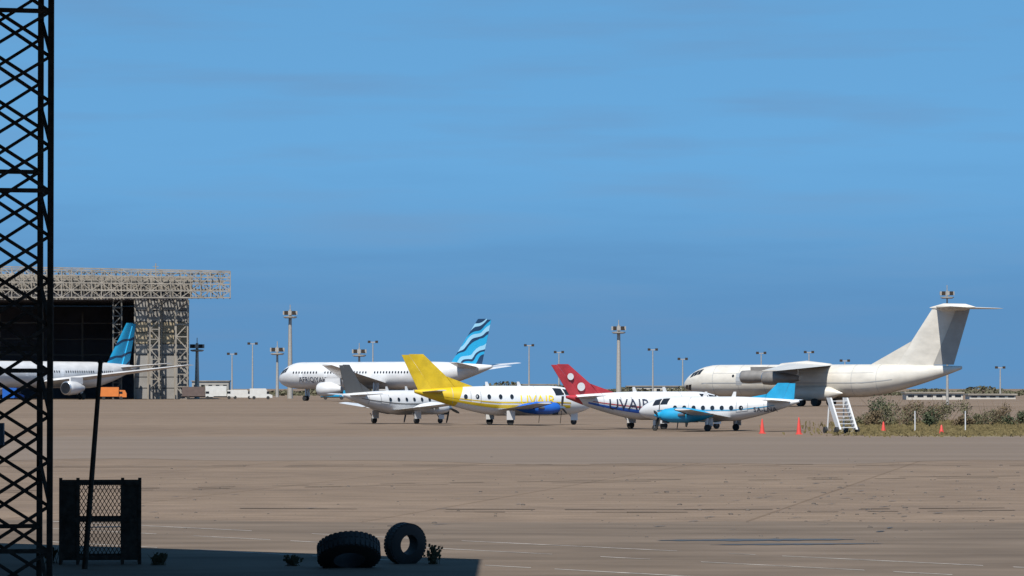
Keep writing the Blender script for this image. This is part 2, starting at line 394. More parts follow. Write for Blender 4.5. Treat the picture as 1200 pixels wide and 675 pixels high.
    def prop_engine(s, x_spin, y, z, Ln, r, m, nb=4, dia=2.4, spin_m=None, rot=0.3):
        for sd_ in (1, -1):
            b = MB(); c = (0, sd_ * y, z)
            b.lathe([(x_spin - 0.3, r * 0.55), (x_spin - 0.5, r * 0.85), (x_spin - 1.0, r), (x_spin - Ln * 0.55, r * 1.02), (x_spin - Ln * 0.8, r * 0.7), (x_spin - Ln, r * 0.12)][::-1], 'x', c, 16)
            e = b.build('engine_nacelle', m, s.root, True)
            b = MB(); b.box(x_spin - 0.75, x_spin - 0.42, sd_ * y - r * 0.45, sd_ * y + r * 0.45, z - r * 1.05, z - r * 0.55); b.build('air_intake', DARK, e)
            b = MB(); b.lathe([(x_spin - 0.3, r * 0.52), (x_spin - 0.1, r * 0.42), (x_spin + 0.12, r * 0.2), (x_spin + 0.2, 0.02)], 'x', c, 12); b.build('spinner', spin_m or METAL, s.root, True)
            for k in range(nb):
                a = rot + 2 * math.pi * k / nb; b = MB(); u = Vector((0, math.cos(a), math.sin(a))); t = Vector((0.35, -math.sin(a), math.cos(a))).normalized(); o_ = Vector((x_spin - 0.1, sd_ * y, z))
                pts = [(0.15, 0.05), (0.35, 0.11), (0.75, 0.12), (1.0, 0.06)]
                rr = []
                for q, wd in pts:
                    p = o_ + u * (q * dia / 2); nrm = u.cross(t) * 0.02
                    rr.append([p + t * wd + nrm, p - t * wd + nrm, p - t * wd - nrm, p + t * wd - nrm])
                b.loft(rr); b.build('propeller_blade', BLACK, s.root)
    def jet_engine(s, x, y, z, Ln, r, m):
        for sd_ in (1, -1):
            c = (0, sd_ * y, z); b = MB()
            b.lathe([(x - Ln, r * 0.35), (x - Ln * 0.8, r * 0.62), (x - Ln * 0.55, r * 0.9), (x - Ln * 0.2, r * 1.0), (x - 0.15, r * 0.93), (x, r * 0.86)], 'x', c, 20)
            e = b.build('engine_nacelle', m, s.root, True)
            b = MB(); b.lathe([(x + .005, r * 0.78), (x + 0.02, r * 0.80)], 'x', c, 20); b.build('fan_intake', DARK, e)
            b = MB(); b.lathe([(x - .16, r * 0.955), (x - .02, r * 0.90), (x + 0.015, r * 0.86)], 'x', c, 20); b.build('intake_lip', METAL, e, True)
            b = MB(); b.box(x - Ln * 0.95, x - Ln * 0.25, sd_ * y - 0.18, sd_ * y + 0.18, z + r * 0.6, z + r * 1.5); b.build('engine_pylon', m, s.root)
    def gear(s, x, y, r, ztop, wd=0.2, n=2, name='landing_gear', front=False):
        for sd_ in ((0,) if y == 0 else (1, -1)):
            b = MB(); b.tube((x, sd_ * y, r), (x, sd_ * y, ztop), 0.075 if r < 0.5 else 0.2, n=8); b.bar((x - r * 1.6, sd_ * y, r + 0.75 * (ztop - r)), (x, sd_ * y, r * 1.2), 0.05 if r < 0.5 else 0.12)
            g_ = b.build(name, METAL, s.root)
            b = MB(); b.box(x - r * 1.3, x + r * 1.1, sd_ * y - wd * 1.1 - .03, sd_ * y - wd * 1.1, r * 1.5, ztop); b.build('gear_door', WHITE, s.root)
            for k in range(n):
                yy = sd_ * y + (k - (n - 1) / 2) * wd * 1.7; b = MB()
                b.lathe([(-wd / 2, r * .6), (-wd / 2, r * .9), (-wd * .3, r), (wd * .3, r), (wd / 2, r * .9), (wd / 2, r * .6)], 'y', (x, yy, r), 16)
                b.build('wheel', BLACK, g_, True)

HL = lambda deg: R(180 - deg)          # facing left and away from camera by deg
HR = lambda deg: R(deg)                # facing right, away by deg
JETS, PROPS = 'airliners parked on the far apron', 'propeller aircraft parked on the apron'
nav, cy, wh, lb = (0.010, 0.035, 0.085), (0.015, 0.28, 0.50), (0.54, 0.55, 0.56), (0.24, 0.46, 0.60)

def widebody(name, label, loc, hd, fin_m, lettering=True):
    p = Plane(name, label, JETS, 58.8, 2.82, 5.3, loc, hd, WHITE, nose_k=1.15, tail_k=3.1, upsweep=0.62)
    p.lifting('wing', 8.5, 2.0, 3.7, 11.0, 26.0, 2.6, 17.0, 3.6, 0.06, WHITE)
    p.jet_engine(9.2, 9.4, 2.45, 6.2, 1.5, WHITE)
    p.fin(-18.0, 7.3, 8.6, 9.4, 3.6, 7.6, fin_m, th=0.045)
    p.stab(-21.0, 6.9, 5.6, 9.0, 2.2, 5.6, WHITE, 1.0, 0.9)
    p.cockpit(0.25, 0.62, 20, 44, 3)
    p.windows([23.0 - 0.82 * i for i in range(50) if i not in (9, 10, 26, 27, 41, 42)], 5.95, 0.2, 0.26)
    for x in (20.9, 13.8, 1.4, -17.5):
        for a in (8, 172): p.patch('cabin_door', x - .5, x + .5, R(a - 14) if a < 90 else R(a + 14), R(a + 16) if a < 90 else R(a - 16), mat('door_grey', (0.62, 0.63, 0.64), 0.4), 0.012)
    p.gear(-2.0, 5.3, 0.7, 3.8, 0.5, 2); p.gear(22.0, 0, 0.55, 3.0, 0.4, 2, 'nose_gear')
    if lettering:
        p.text('AFRIQIYAH', 1.55, 21.5, 3.95, 1, INK); p.text('AFRIQIYAH', 1.55, 10.2, 3.95, -1, INK)
    return p

# big jet facing left behind the yellow-tailed aircraft
dA = 800
stA = stripe_mat('fin_striped_navy', (0.45, 0, 0.89), 2.2, [(-30, nav), (-3.2, cy), (-2.3, nav), (-1.6, lb), (-0.9, cy), (0.1, nav), (0.8, lb), (1.5, cy), (2.2, nav), (2.9, lb), (3.5, nav), (4.2, cy), (4.7, nav), (40, nav)])
widebody('airliner', 'large white twin jet facing left with dark blue striped tail fin', (gx(449, dA), dA + 4, 0), HL(40), stA)
# jet with its nose out of the hangar
dH = 905
stH = stripe_mat('fin_striped_cyan', (0.2, 0, 0.98), 1.2, [(-30, wh), (0.4, cy), (2.6, nav), (3.2, cy), (5.0, nav), (5.5, cy), (7.6, nav), (8.1, cy), (40, cy)])
widebody('airliner', 'white twin jet standing inside the dark hangar with cyan striped tail', (gx(62, dH), dH + 6, 0), R(180 + 60), stH, False).root.scale = (1.1, 1.1, 1.1)

# four engined T-tail freighter on the right
dE = 575
E = Plane('cargo_jet', 'large cream white four engined jet with tall T-tail facing left', JETS, 46.6, 2.42, 3.75, (gx(962, dE), dE + 2.0, 0), HL(33), CREAM, nose_k=1.25, tail_k=3.3, upsweep=0.78)
E.lifting('wing', 6.6, 0.0, 6.05, 8.8, 25.2, 2.9, 10.8, -0.9, 0.04, CREAM)
b = MB(); b.lathe([(-6.2, .05), (-4.0, 1.3), (0.0, 1.75), (4.2, 1.4), (6.6, .05)], 'x', (2.2, 0, 5.0), 16); b.build('wing_fairing', CREAM, E.root, True)
ENG = mat('engine_metal', (0.17, 0.16, 0.15), 0.45, 0.25, 1)
for ye, xe, ze in ((6.4, 9.6, 4.35), (10.9, 3.4, 4.1)): E.jet_engine(xe, ye, ze, 6.0, 0.98, ENG)
E.fin(-12.6, 5.9, 9.4, 8.6, 6.0, 6.2, CREAM, mat('rudder_grey', (0.27, 0.26, 0.24), 0.5, 0.1, 1), dorsal=4.6)
E.stab(-19.3, 14.35, 5.4, 8.7, 2.3, 4.3, CREAM, 0.0, 0.0)
b = MB(); b.lathe([(-25.6, .03), (-24.0, .5), (-20.5, .62), (-18.2, .05)], 'x', (0, 0, 14.4), 12); b.build('fin_bullet', CREAM, E.root, True)
E.cockpit(0.30, 0.66, 30, 54, 3); E.cockpit(0.10, 0.34, -40, -8, 2)
E.windows([13.5 - 1.9 * i for i in range(4)], 4.5, 0.2, 0.22)
for a in (6, 174): E.patch('cabin_door', 12.0, 13.0, R(a - 20) if a < 90 else R(a + 20), R(a + 22) if a < 90 else R(a - 22), GREYP, 0.015)
for sd_ in (1, -1):
    b = MB(); b.lathe([(-5.6, .05), (-3.6, .95), (0.0, 1.15), (3.4, .9), (5.4, .05)], 'x', (0.6, sd_ * 2.2, 1.9), 14); b.build('gear_sponson', CREAM, E.root, True)
for xg in (-0.6, 1.9): E.gear(xg, 2.4, 0.62, 1.9, 0.4, 2)
for xs_ in (17.0, 12.6, 8.2, -6.5, -10.5): E.patch('panel_seam', xs_, xs_ + .07, R(-60), R(85), GREYP, 0.012, na=14)
E.patch('panel_seam', -10.0, 17.0, R(28), R(29.2), GREYP, 0.012, nx=18, na=1); E.patch('panel_seam', -10.0, 17.0, R(-30), R(-31.2), GREYP, 0.012, nx=18, na=1)
E.patch('cheatline', -13.0, 19.0, R(-6), R(-9), GREYP, 0.014, nx=20, na=1)
E.gear(15.4, 0, 0.55, 2.2, 0.4, 2, 'nose_gear')

def small_twin(name, label, L, Rf, zc, loc, hd, body, finm, nac, fin_h, cockpit=True, span=7.5, fin_ch=2.4, sweep=1.3, dors=1.2, tt=False, spin=None, wz=0.35, wheel=0.26, nx=0.21, prop=2.3, cheat=None):
    cheat = cheat or finm
    p = Plane(name, label, PROPS, L, Rf, zc, loc, hd, body, nose_k=1.5, tail_k=2.9, upsweep=0.62)
    zw = zc - Rf * (1 - wz)
    p.lifting('wing', L * 0.12, 0.2, zw, 2.3, span, 1.1, 0.6, 0.55, 0.06, WHITE, boot=True)
    p.prop_engine(L * nx + 0.9, 2.45, zw + 0.18, 3.7, 0.46, nac, 4, prop, spin)
    z0 = zc + Rf * 0.55
    p.fin(-L / 2 + fin_ch + 0.35, z0, fin_ch, fin_h - z0, fin_ch * 0.5, sweep, finm, dorsal=dors, th=0.04)
    if tt: p.stab(-L / 2 + fin_ch * .5 - sweep + .7, fin_h - 0.05, 1.3, 2.5, 0.8, 0.4, finm, 0, 0)
    else: p.stab(-L / 2 + 2.0, zc + Rf * .6, 1.5, 2.7, 0.8, 0.45, WHITE, 0.15, 0.1)
    p.cockpit(0.5, 0.98, 22, 56, 2)
    for sd_ in (1, -1):
        a_ = (R(-18), R(38)) if sd_ > 0 else (math.pi - R(-18), math.pi - R(38))
        p.patch('door_seam', -L * .20 - .06, -L * .20 + .72, a_[0] , a_[1], GREYP, 0.008, nx=3, na=5); p.patch('door', -L * .20, -L * .20 + .66, a_[0] + sd_ * .04, a_[1] - sd_ * .04, WHITE, 0.014, nx=3, na=5)
        bb = MB(); bb.tube((L * nx - .7, sd_ * (2.45 + .42), zw + .22), (L * nx - 1.15, sd_ * (2.45 + .62), zw + .25), .1, .09, 8); bb.build('exhaust_pipe', METAL, p.root)
        bb = MB(); zq = zw + .31; bb.quad((L * .12 - 1.0, sd_ * 2.72, zq), (L * .12 - 2.1, sd_ * 2.78, zq - .05), (L * .12 - 2.1, sd_ * 3.12, zq - .03), (L * .12 - 1.0, sd_ * 2.98, zq + .02)); bb.build('soot_mark', BLACK, p.root)
        p.patch('panel_seam', L * .16, L * .16 + .035, a_[0] - sd_ * .5, a_[1] + sd_ * .7, GREYP, 0.008, na=8); p.patch('panel_seam', -L * .30, -L * .30 + .035, a_[0] - sd_ * .5, a_[1] + sd_ * .7, GREYP, 0.008, na=8)
    for xa in (L * .1, -L * .08):
        rr, zz = p.prof(xa); bb = MB(); bb.loft([[(xa, .012, zz + rr - .02), (xa - .3, .012, zz + rr - .02), (xa - .3, -.012, zz + rr - .02), (xa, -.012, zz + rr - .02)], [(xa - .15, .01, zz + rr + .3), (xa - .32, .01, zz + rr + .3), (xa - .32, -.01, zz + rr + .3), (xa - .15, -.01, zz + rr + .3)]]); bb.build('aerial', WHITE, p.root)
    p.patch('cheatline', -L * .36, L * .36, R(-4), R(-9), cheat, 0.016, nx=16, na=1); p.patch('cheatline', -L * .36, L * .36, R(184), R(189), cheat, 0.016, nx=16, na=1)
    p.gear(-0.1 * L * 0.2, 2.45, wheel, zw, 0.16, 1); p.gear(L * 0.40, 0, wheel * .85, zc - Rf * .7, 0.14, 1, 'nose_gear')
    return p

# yellow tailed turboprop, facing right
dB = 281
bodyB = stripe_mat('body_yellow_rear', (0.86, 0, -0.5), 0.6, [(-20, (0.52, 0.36, 0.010)), (-3.9, wh), (20, wh)])
B = small_twin('turboprop_aircraft', 'white twin turboprop facing right with bright yellow tail fin and rear', 13.4, 1.08, 1.75, (gx(590, dB), dB, 0), HR(18), bodyB, YELLOW, BLUE, 5.1, span=7.8, fin_ch=3.3, sweep=3.0, dors=2.0)
B.windows([0.3 - 0.85 * i for i in range(5)], 2.05, 0.14, 0.18)
B.text('UVAIR', 0.95, 0.9, 1.50, -1, INKY)
for a0, a1 in ((R(-16), R(-30)), (R(196), R(210))): B.patch('belly_stripe', -4.6, 4.8, a0, a1, YELLOW, 0.018, nx=14)
# red finned turboprop, facing right
dC = 252
bodyC = stripe_mat('body_red_rear', (0.8, 0, 0.6), 0.5, [(-20, (0.36, 0.03, 0.04)), (-2.75, wh), (20, wh)])
C = small_twin('turboprop_aircraft', 'white turboprop facing right with dark red fin carrying a white roundel', 12.0, 0.92, 1.52, (gx(762, dC), dC, 0), HR(24), bodyC, RED, WHITE, 4.2, span=6.9, fin_ch=2.5, sweep=2.7, dors=1.7)
C.windows([3.3 - 0.8 * i for i in range(4)], 1.75, 0.15, 0.15)
C.text('UVAIR', 1.0, -3.3, 1.28, -1, INK)
for sd_ in (1, -1):
    for (xx, zz, rr) in ((-5.0, 2.75, 0.27), (-5.75, 3.4, 0.22)):
        b = MB(); b.lathe([(-0.01, rr), (0.01, rr)], 'y', (xx, sd_ * 0.13, zz), 16); b.build('roundel', WHITE, C.root)
for a0, a1 in ((R(-18), R(-34)), (R(198), R(214))): C.patch('belly_stripe', -4.6, 4.3, a0, a1, BLUE, 0.018, nx=14)
# small twin with cyan tail facing left
dD = 241
D = small_twin('twin_propeller_aircraft', 'small white twin propeller aircraft with cyan tail and round windows facing left', 10.6, 0.76, 1.38, (gx(842, dD), dD, 0), HL(24), WHITE, CYAN, CYAN, 2.98, span=5.6, fin_ch=2.3, sweep=1.25, dors=2.4, wheel=0.22, spin=CYAN, prop=1.6, wz=0.25)
D.windows([2.6 - 0.62 * i for i in range(8)], 1.44, 0.14, 0.15)
D.text('5A-LNA', 0.42, -2.5, 1.2, 1, INK)
# grey finned turboprop in front of the big jet
dG = 283
G = small_twin('turboprop_aircraft', 'white low wing turboprop with dark grey fin parked before the big jet', 10.6, 0.92, 1.58, (gx(462, dG), dG + 8, 0), HR(42), WHITE, SLATE, WHITE, 4.4, fin_ch=2.0, sweep=1.7, dors=1.0, span=6.2)
G.windows([2.4 - 0.75 * i for i in range(6)], 1.82, 0.13, 0.15)

# ------------------------------------------------------------------ boarding stairs by the T-tail aircraft
dS = 228
st = empty('boarding_stairs', (gx(986, dS), dS, 0), R(18)); tag(st, 'white mobile boarding stairs on small wheels beside the T-tail jet', 'boarding stairs')
for sx in (-0.52, 0.52):
    b = MB(); b.loft([[(sx - .05, -1.1, 0.25), (sx + .05, -1.1, 0.25), (sx + .05, -0.55, 0.25), (sx - .05, -0.55, 0.25)],
                      [(sx - .05, 0.35, 2.1), (sx + .05, 0.35, 2.1), (sx + .05, 0.95, 2.1), (sx - .05, 0.95, 2.1)]]); b.build('side_panel', WHITE, st)
    b = MB(); b.tube((sx, 0.9, 0.2), (sx * 0.85, 0.75, 2.1), 0.05); b.build('leg', WHITE, st)
    for yy in (-0.8, 0.9):
        b = MB(); b.lathe([(-.08, .2), (.08, .2)], 'x', (sx * 1.25, yy, 0.2), 14); b.build('wheel', BLACK, st)
for k in range(8):
    b = MB(); b.box(-.47, .47, -0.98 + 0.18 * k, -0.74 + 0.18 * k, 0.34 + 0.22 * k, 0.38 + 0.22 * k); b.build('step', WHITE, st)

# ------------------------------------------------------------------ hangar
dF = 950
hg = empty('hangar', (0, dF, 0), R(4.9)); tag(hg, 'huge open hangar with dark interior and lattice roof canopy', 'hangar')
k_ = dF / F
hx = lambda px: gx(px, dF)
hz = lambda py: gz(py, dF)
x_wall, x_corner, x_tip, x_left = hx(160), hx(222), hx(270), hx(-260)
z_un, z_top = hz(352), hz(319)
CLAD = mat('hangar_cladding', (0.22, 0.21, 0.195), 0.7, 0.15, 0.25)
CLADT = mat('hangar_cladding_tan', (0.29, 0.235, 0.155), 0.7, 0.15, 0.25)
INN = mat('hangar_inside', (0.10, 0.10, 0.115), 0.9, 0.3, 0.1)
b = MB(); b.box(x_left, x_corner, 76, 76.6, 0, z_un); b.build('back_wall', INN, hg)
b = MB(); b.box(x_corner - .5, x_corner, 0.5, 76, 0, z_un); b.build('side_wall', CLAD, hg)
b = MB(); b.box(x_left - .6, x_left, 0.5, 76, 0, z_un); b.build('side_wall', CLAD, hg)
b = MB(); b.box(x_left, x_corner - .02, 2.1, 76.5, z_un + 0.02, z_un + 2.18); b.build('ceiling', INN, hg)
b = MB(); b.loft([[(x_left, 2, z_un + 2.2), (x_corner + 1, 2, z_un + 2.2), (x_corner + 1, 2, z_top - 1.2), (x_left, 2, z_top - 0.2)],
                  [(x_left, 77, z_un + 2.2), (x_corner + 1, 77, z_un + 2.2), (x_corner + 1, 77, z_top - 1.2), (x_left, 77, z_top - 0.2)]])
b.build('roof', mat('roof_sheet', (0.27, 0.25, 0.22), 0.7, 0.2, 0.3), hg)
# horizontal fascia rails on the roof edge
for i in range(5):
    z = z_un + 2.4 + i * (z_top - z_un - 3.6) / 5
    b = MB(); b.box(x_left, x_corner + .8, 1.55, 2.0, z, z + 0.75); b.build('fascia_rail', TRUSS, hg)
# wall panels right of the opening
cols, rows = 4, 9
for i in range(cols):
    for j in range(rows):
        xa, xb = x_wall + (x_corner - x_wall) * i / cols, x_wall + (x_corner - x_wall) * (i + 1) / cols
        za, zb = z_un * j / rows, z_un * (j + 1) / rows
        b = MB(); b.box(xa + .12, xb - .12, 0.0 - random.uniform(0, .12), 0.4, za + .1, zb - .1)
        b.build('panel', CLADT if j in (5, 6) else CLAD, hg)
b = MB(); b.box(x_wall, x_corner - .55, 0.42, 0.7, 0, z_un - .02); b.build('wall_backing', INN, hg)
for i in range(cols + 1):
    xa = x_wall + (x_corner - x_wall) * i / cols; b = MB(); b.box(xa - .18, xa + .18, -.45, -.14, 0, z_un - .05); b.build('mullion', TRUSS, hg)
def lattice_column(x, y, w_, z0, z1, m, name):
    b = MB(); n = int((z1 - z0) / w_)
    for a in (-1, 1):
        for c in (-1, 1): b.bar((x + a * w_ / 2, y + c * w_ / 2, z0), (x + a * w_ / 2, y + c * w_ / 2, z1), 0.32)
    for i in range(n):
        za, zb = z0 + (z1 - z0) * i / n, z0 + (z1 - z0) * (i + 1) / n; s_ = 1 if i % 2 else -1
        for c in (-1, 1): b.bar((x - s_ * w_ / 2, y + c * w_ / 2, za), (x + s_ * w_ / 2, y + c * w_ / 2, zb), 0.22); b.bar((x - w_ / 2, y + c * w_ / 2, za), (x + w_ / 2, y + c * w_ / 2, za), 0.22)
        b.bar((x - w_ / 2, y - s_ * w_ / 2, za), (x - w_ / 2, y + s_ * w_ / 2, zb), 0.22); b.bar((x + w_ / 2, y - s_ * w_ / 2, za), (x + w_ / 2, y + s_ * w_ / 2, zb), 0.22)
    o = b.build(name, m, hg); o['kind'] = 'stuff'; return o
lattice_column(x_corner - 1.6, -3.2, 2.8, 0, z_un, TRUSS, 'lattice_column')
lattice_column(hx(183), -3.4, 2.2, 0, z_un, TRUSS, 'lattice_column')
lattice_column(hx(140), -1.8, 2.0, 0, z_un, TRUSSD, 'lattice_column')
# space frame canopy (members a few pixels long, joined per layer)
def space_frame(x0, x1, y, zb0, zb1, zt0, zt1, bay, m, levels=4, th=0.34):
    b = MB(); n = int((x1 - x0) / bay)
    P = lambda i, l: (x0 + (x1 - x0) * i / n, y, (zb0 + (zb1 - zb0) * i / n) * (1 - l / (levels - 1)) + (zt0 + (zt1 - zt0) * i / n) * l / (levels - 1))
    for l in range(levels):
        b.bar(P(0, l), P(n, l), th * 1.1)
    for i in range(n + 1):
        b.bar(P(i, 0), P(i, levels - 1), th * 0.8)
        if i < n:
            for l in range(levels - 1):
                b.bar(P(i + (l + i) % 2, l), P(i + 1 - (l + i) % 2, l + 1), th * 0.7)
    o = b.build('space_frame', m, hg); o['kind'] = 'stuff'
space_frame(hx(-60), x_tip, -9.0, z_un + .3, z_un + .3, z_top + 1.0, z_top - 0.2, 2.3, TRUSS, 5, 0.25)
space_frame(hx(-60), x_tip, -4.5, z_un - .2, z_un + .4, z_top + 0.6, z_top - 0.4, 2.7, TRUSS, 4, 0.25)
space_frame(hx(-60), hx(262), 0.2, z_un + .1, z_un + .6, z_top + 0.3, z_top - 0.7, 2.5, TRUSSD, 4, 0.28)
b = MB()
for i in range(46):
    x = hx(-60) + (x_tip - hx(-60)) * i / 45
    for z in (z_un + .3, z_un + 3.2, z_top - .6): b.bar((x, -9, z), (x, 0.2, z), 0.22)
o = b.build('cross_members', TRUSS, hg); o['kind'] = 'stuff'
# interior gantries
for (px, yy) in ((20, 40), (70, 50), (118, 44)):
    b = MB(); x = hx(px)
    for z in range(3, 22, 4): b.box(x - 5, x + 5, yy, yy + 3, z, z + .25)
    for a in (-5, 5): b.box(x + a - .15, x + a + .15, yy, yy + .3, 0, 22)
    b.build('work_platform', TRUSSD, hg)
# roof aerial
am = empty('roof_aerial', (hx(181), dF + 3, z_top - 0.9)); tag(am, 'thin aerial standing on the hangar roof edge', 'aerial')
b = MB(); b.tube((0, 0, 0), (0, 0, 3.2), .22, .12); b.build('mast', TRUSS, am)
for z in (1.6, 2.3): b = MB(); b.box(-.7, .7, -.1, .1, z, z + .14); b.build('crossbar', TRUSS, am)

# ------------------------------------------------------------------ floodlight masts and lamp posts
def flood_mast(px, ytop, d, label, big=True, m=GALV, thick=1.0):
    z = gz(ytop, d); e = empty('floodlight_mast' if big else 'lamp_post', (gx(px, d), d, 0)); tag(e, label, 'floodlight' if big else 'lamp post', 'floodlight masts and lamp posts behind the aircraft')
    u = d / F
    b = MB(); b.tube((0, 0, 0), (0, 0, z - 2 * u), 3.4 * u * thick, 1.7 * u * thick, 10); b.build('pole', m, e, True)
    if big:
        b = MB(); b.lathe([(z - 12 * u, 6 * u), (z - 11 * u, 8 * u), (z - 10 * u, 8 * u), (z - 9.5 * u, 3 * u)], 'z', (0, 0, 0), 14); b.build('head_ring', m, e)
        b = MB(); b.tube((0, 0, z - 10 * u), (0, 0, z + 4 * u), .5 * u); b.build('lightning_rod', m, e)
        for k in range(8):
            a = k * math.pi / 4; b = MB(); cx, cy_ = math.cos(a) * 6.5 * u, math.sin(a) * 6.5 * u
            b.box(cx - 2 * u, cx + 2 * u, cy_ - 1.4 * u, cy_ + 1.4 * u, z - 8 * u, z - 3.5 * u); f_ = b.build('floodlight', STEEL if k % 2 else m, e)
    else:
        b = MB(); b.bar((-5 * u, 0, z - 1 * u), (5 * u, 0, z - 1 * u), 1.0 * u); b.build('crossarm', m, e)
        for s_ in (-1, 1):
            b = MB(); b.box(s_ * 4.4 * u - 1.6 * u, s_ * 4.4 * u + 1.6 * u, -1 * u, 1 * u, z - 2 * u, z + 0.8 * u); b.build('lamp_head', STEEL, e)
    return e
flood_mast(340, 361, 1000, 'tall floodlight mast rising behind the nose of the big jet')
flood_mast(725, 379, 1050, 'tall floodlight mast right of the red tail fin')
flood_mast(1110, 338, 620, 'tall floodlight mast standing behind the T-tail', thick=0.5)
flood_mast(231, 400, 1020, 'floodlight mast just right of the hangar corner', thick=0.9)
flood_mast(325, 404, 1150, 'shorter floodlight mast close left of the tallest one', thick=0.6)
flood_mast(421, 406, 1200, 'short floodlight mast behind the middle of the big jet', thick=0.6)
for px, yt, d, lab in ((296, 402, 1300, 'thin lamp post between hangar and big jet'), (437, 400, 1400, 'thin lamp post above the middle of the big jet'),
                       (620, 404, 1300, 'thin lamp post between striped tail and red fin'), (765, 409, 1250, 'thin twin lamp post right of the tall floodlight mast'),
                       (892, 413, 1300, 'thin lamp post above the wing of the T-tail jet'), (948, 412, 1250, 'thin twin lamp post above the T-tail jet fuselage'),
                       (800, 420, 1500, 'short lamp post far behind the cyan tailed aircraft'), (990, 422, 1500, 'short lamp post left of the T-tail fin'),
                       (1172, 430, 1200, 'short lamp post at the far right over the shrubs'), (655, 412, 1500, 'thin lamp post just left of the red fin'), (272, 414, 1500, 'faint thin lamp post beside the hangar')):
    flood_mast(px, yt, d, lab, False, GALV, 0.35)

# ------------------------------------------------------------------ vehicles along the far apron
def van(px, d, label, body, length=5.6, h=2.4, box=False, cabm=None):
    e = empty('truck' if box else 'van', (gx(px, d), d, 0), R(4)); tag(e, label, 'truck' if box else 'van', 'service vehicles by the hangar'); l = length / 2
    b = MB()
    if box:
        b.box(-l, l * .45, -1.1, 1.1, .75, h); b.build('cargo_box', body, e)
        b = MB(); b.loft([[(l * .5, y, .6), (l, y, .6), (l, y, 1.4), (l * .88, y, 2.2), (l * .5, y, 2.25)] for y in (-1, 1)]); b.build('cab', cabm or body, e)
        b = MB(); b.box(-l, l * .95, -.9, .9, .5, .74); b.build('chassis', BLACK, e)
    else:
        b.loft([[(-l, y, .4), (l, y, .4), (l, y, 1.05), (l * .72, y, 1.25), (l * .42, y, h), (-l, y, h)] for y in (-.95, .95)]); b.build('body', body, e)
    b = MB(); b.box(l * .5, l * .72, -1.02, 1.02, 1.35, 1.9); b.build('cab_window', DARK, e)
    for sx in (-.62, .62):
        for y in (-.95, .95):
            b = MB(); b.lathe([(-.13, .4), (.13, .4)], 'y', (sx * l, y, .4), 12); b.build('wheel', BLACK, e)
VW = mat('vehicle_white', (0.52, 0.51, 0.48), 0.4, 0.1, 1); VO = mat('vehicle_orange', (0.55, 0.16, 0.03), 0.45, 0.1, 1); VB = mat('vehicle_brown', (0.10, 0.07, 0.06), 0.6, 0.2, 1)
van(132, 900, 'orange service truck standing in front of the hangar opening', VO, 6.5, 2.9, True)
van(232, 930, 'dark service truck standing by the hangar corner', VB, 7.5, 3.0, True, VW)
van(258, 940, 'white box truck nearest the hangar corner', VW, 7.0, 3.2, True)
van(284, 950, 'low white van between the two trucks', VW, 5.6, 2.3)
van(306, 930, 'white van close before the nose of the big jet', VW, 5.4, 2.6)
van(391, 900, 'bright blue service truck under the belly of the big jet', CYAN, 6.0, 2.8, True)
van(16, 905, 'blue van inside the hangar opening beside the lattice mast', BLUE, 5.0, 3.0)
# ------------------------------------------------------------------ traffic cones
CONE = mat('cone_red', (0.55, 0.05, 0.035), 0.55, 0.1, 4)
for px, pyb, hh, lab in ((893, 508, 0.86, 'red traffic cone under the cyan tail'), (936, 509, 0.98, 'tallest red traffic cone right of the cyan tail'),
                     (1035, 508, 0.7, 'red traffic cone between the boarding stairs and the shrubs'), (1103, 509, 0.55, 'rightmost small red traffic cone by the shrubs')):
    d = F * H / (pyb - HORIZON); e = empty('traffic_cone', (gx(px, d), d, 0)); tag(e, lab, 'traffic cone', 'red traffic cones')
    b = MB(); b.box(-.2, .2, -.2, .2, .0, .045); b.build('base', CONE, e)
    b = MB(); b.lathe([(.045, .15), (hh * .95, .04), (hh, .025)], 'z', (0, 0, 0), 14); b.build('cone', CONE, e, True)

# ------------------------------------------------------------------ shrubs, verge grass, far scrub
LEAF = [mat('leaf_olive', (0.095, 0.088, 0.042), 0.8, 0.3, 3), mat('leaf_brown', (0.125, 0.095, 0.058), 0.85, 0.3, 3), mat('leaf_dark', (0.05, 0.065, 0.028), 0.8, 0.3, 3)]
TWIG = mat('twig', (0.14, 0.10, 0.07), 0.9, 0.2, 5)
def leaf_cloud(b, c, rx, ry, rz, n, s):
    lobes = [(random.gauss(0, .45) * rx, random.gauss(0, .4) * ry, random.uniform(.25, .95) * rz, random.uniform(.35, .65)) for _ in range(7)]
    for _ in range(n):
        l = random.choice(lobes); v = Vector((random.gauss(0, 1), random.gauss(0, 1), random.gauss(0, 1))).normalized() * random.random() ** .45 * l[3]
        p = Vector((c[0] + l[0] + v.x * rx, c[1] + l[1] + v.y * ry, max(.04, c[2] + l[2] * .75 + v.z * rz * .55)))
        q = Vector((random.gauss(0, 1), random.gauss(0, 1), random.gauss(0, 1))).normalized(); a = q.orthogonal().normalized() * s * random.uniform(.6, 1.3); t = q.cross(a.normalized()) * s * random.uniform(.3, .7)
        b.quad(p - a, p + t, p + a, p - t)
places = ['left end of the shrub row by the boarding stairs', 'second from the boarding stairs', 'third from the boarding stairs', 'under the T-tail', 'just right of the T-tail', 'right of the rightmost cone', 'half way between T-tail and picture edge', 'fifth from the right picture edge', 'fourth from the right picture edge', 'third from the right picture edge', 'second from the right picture edge', 'at the right picture edge']
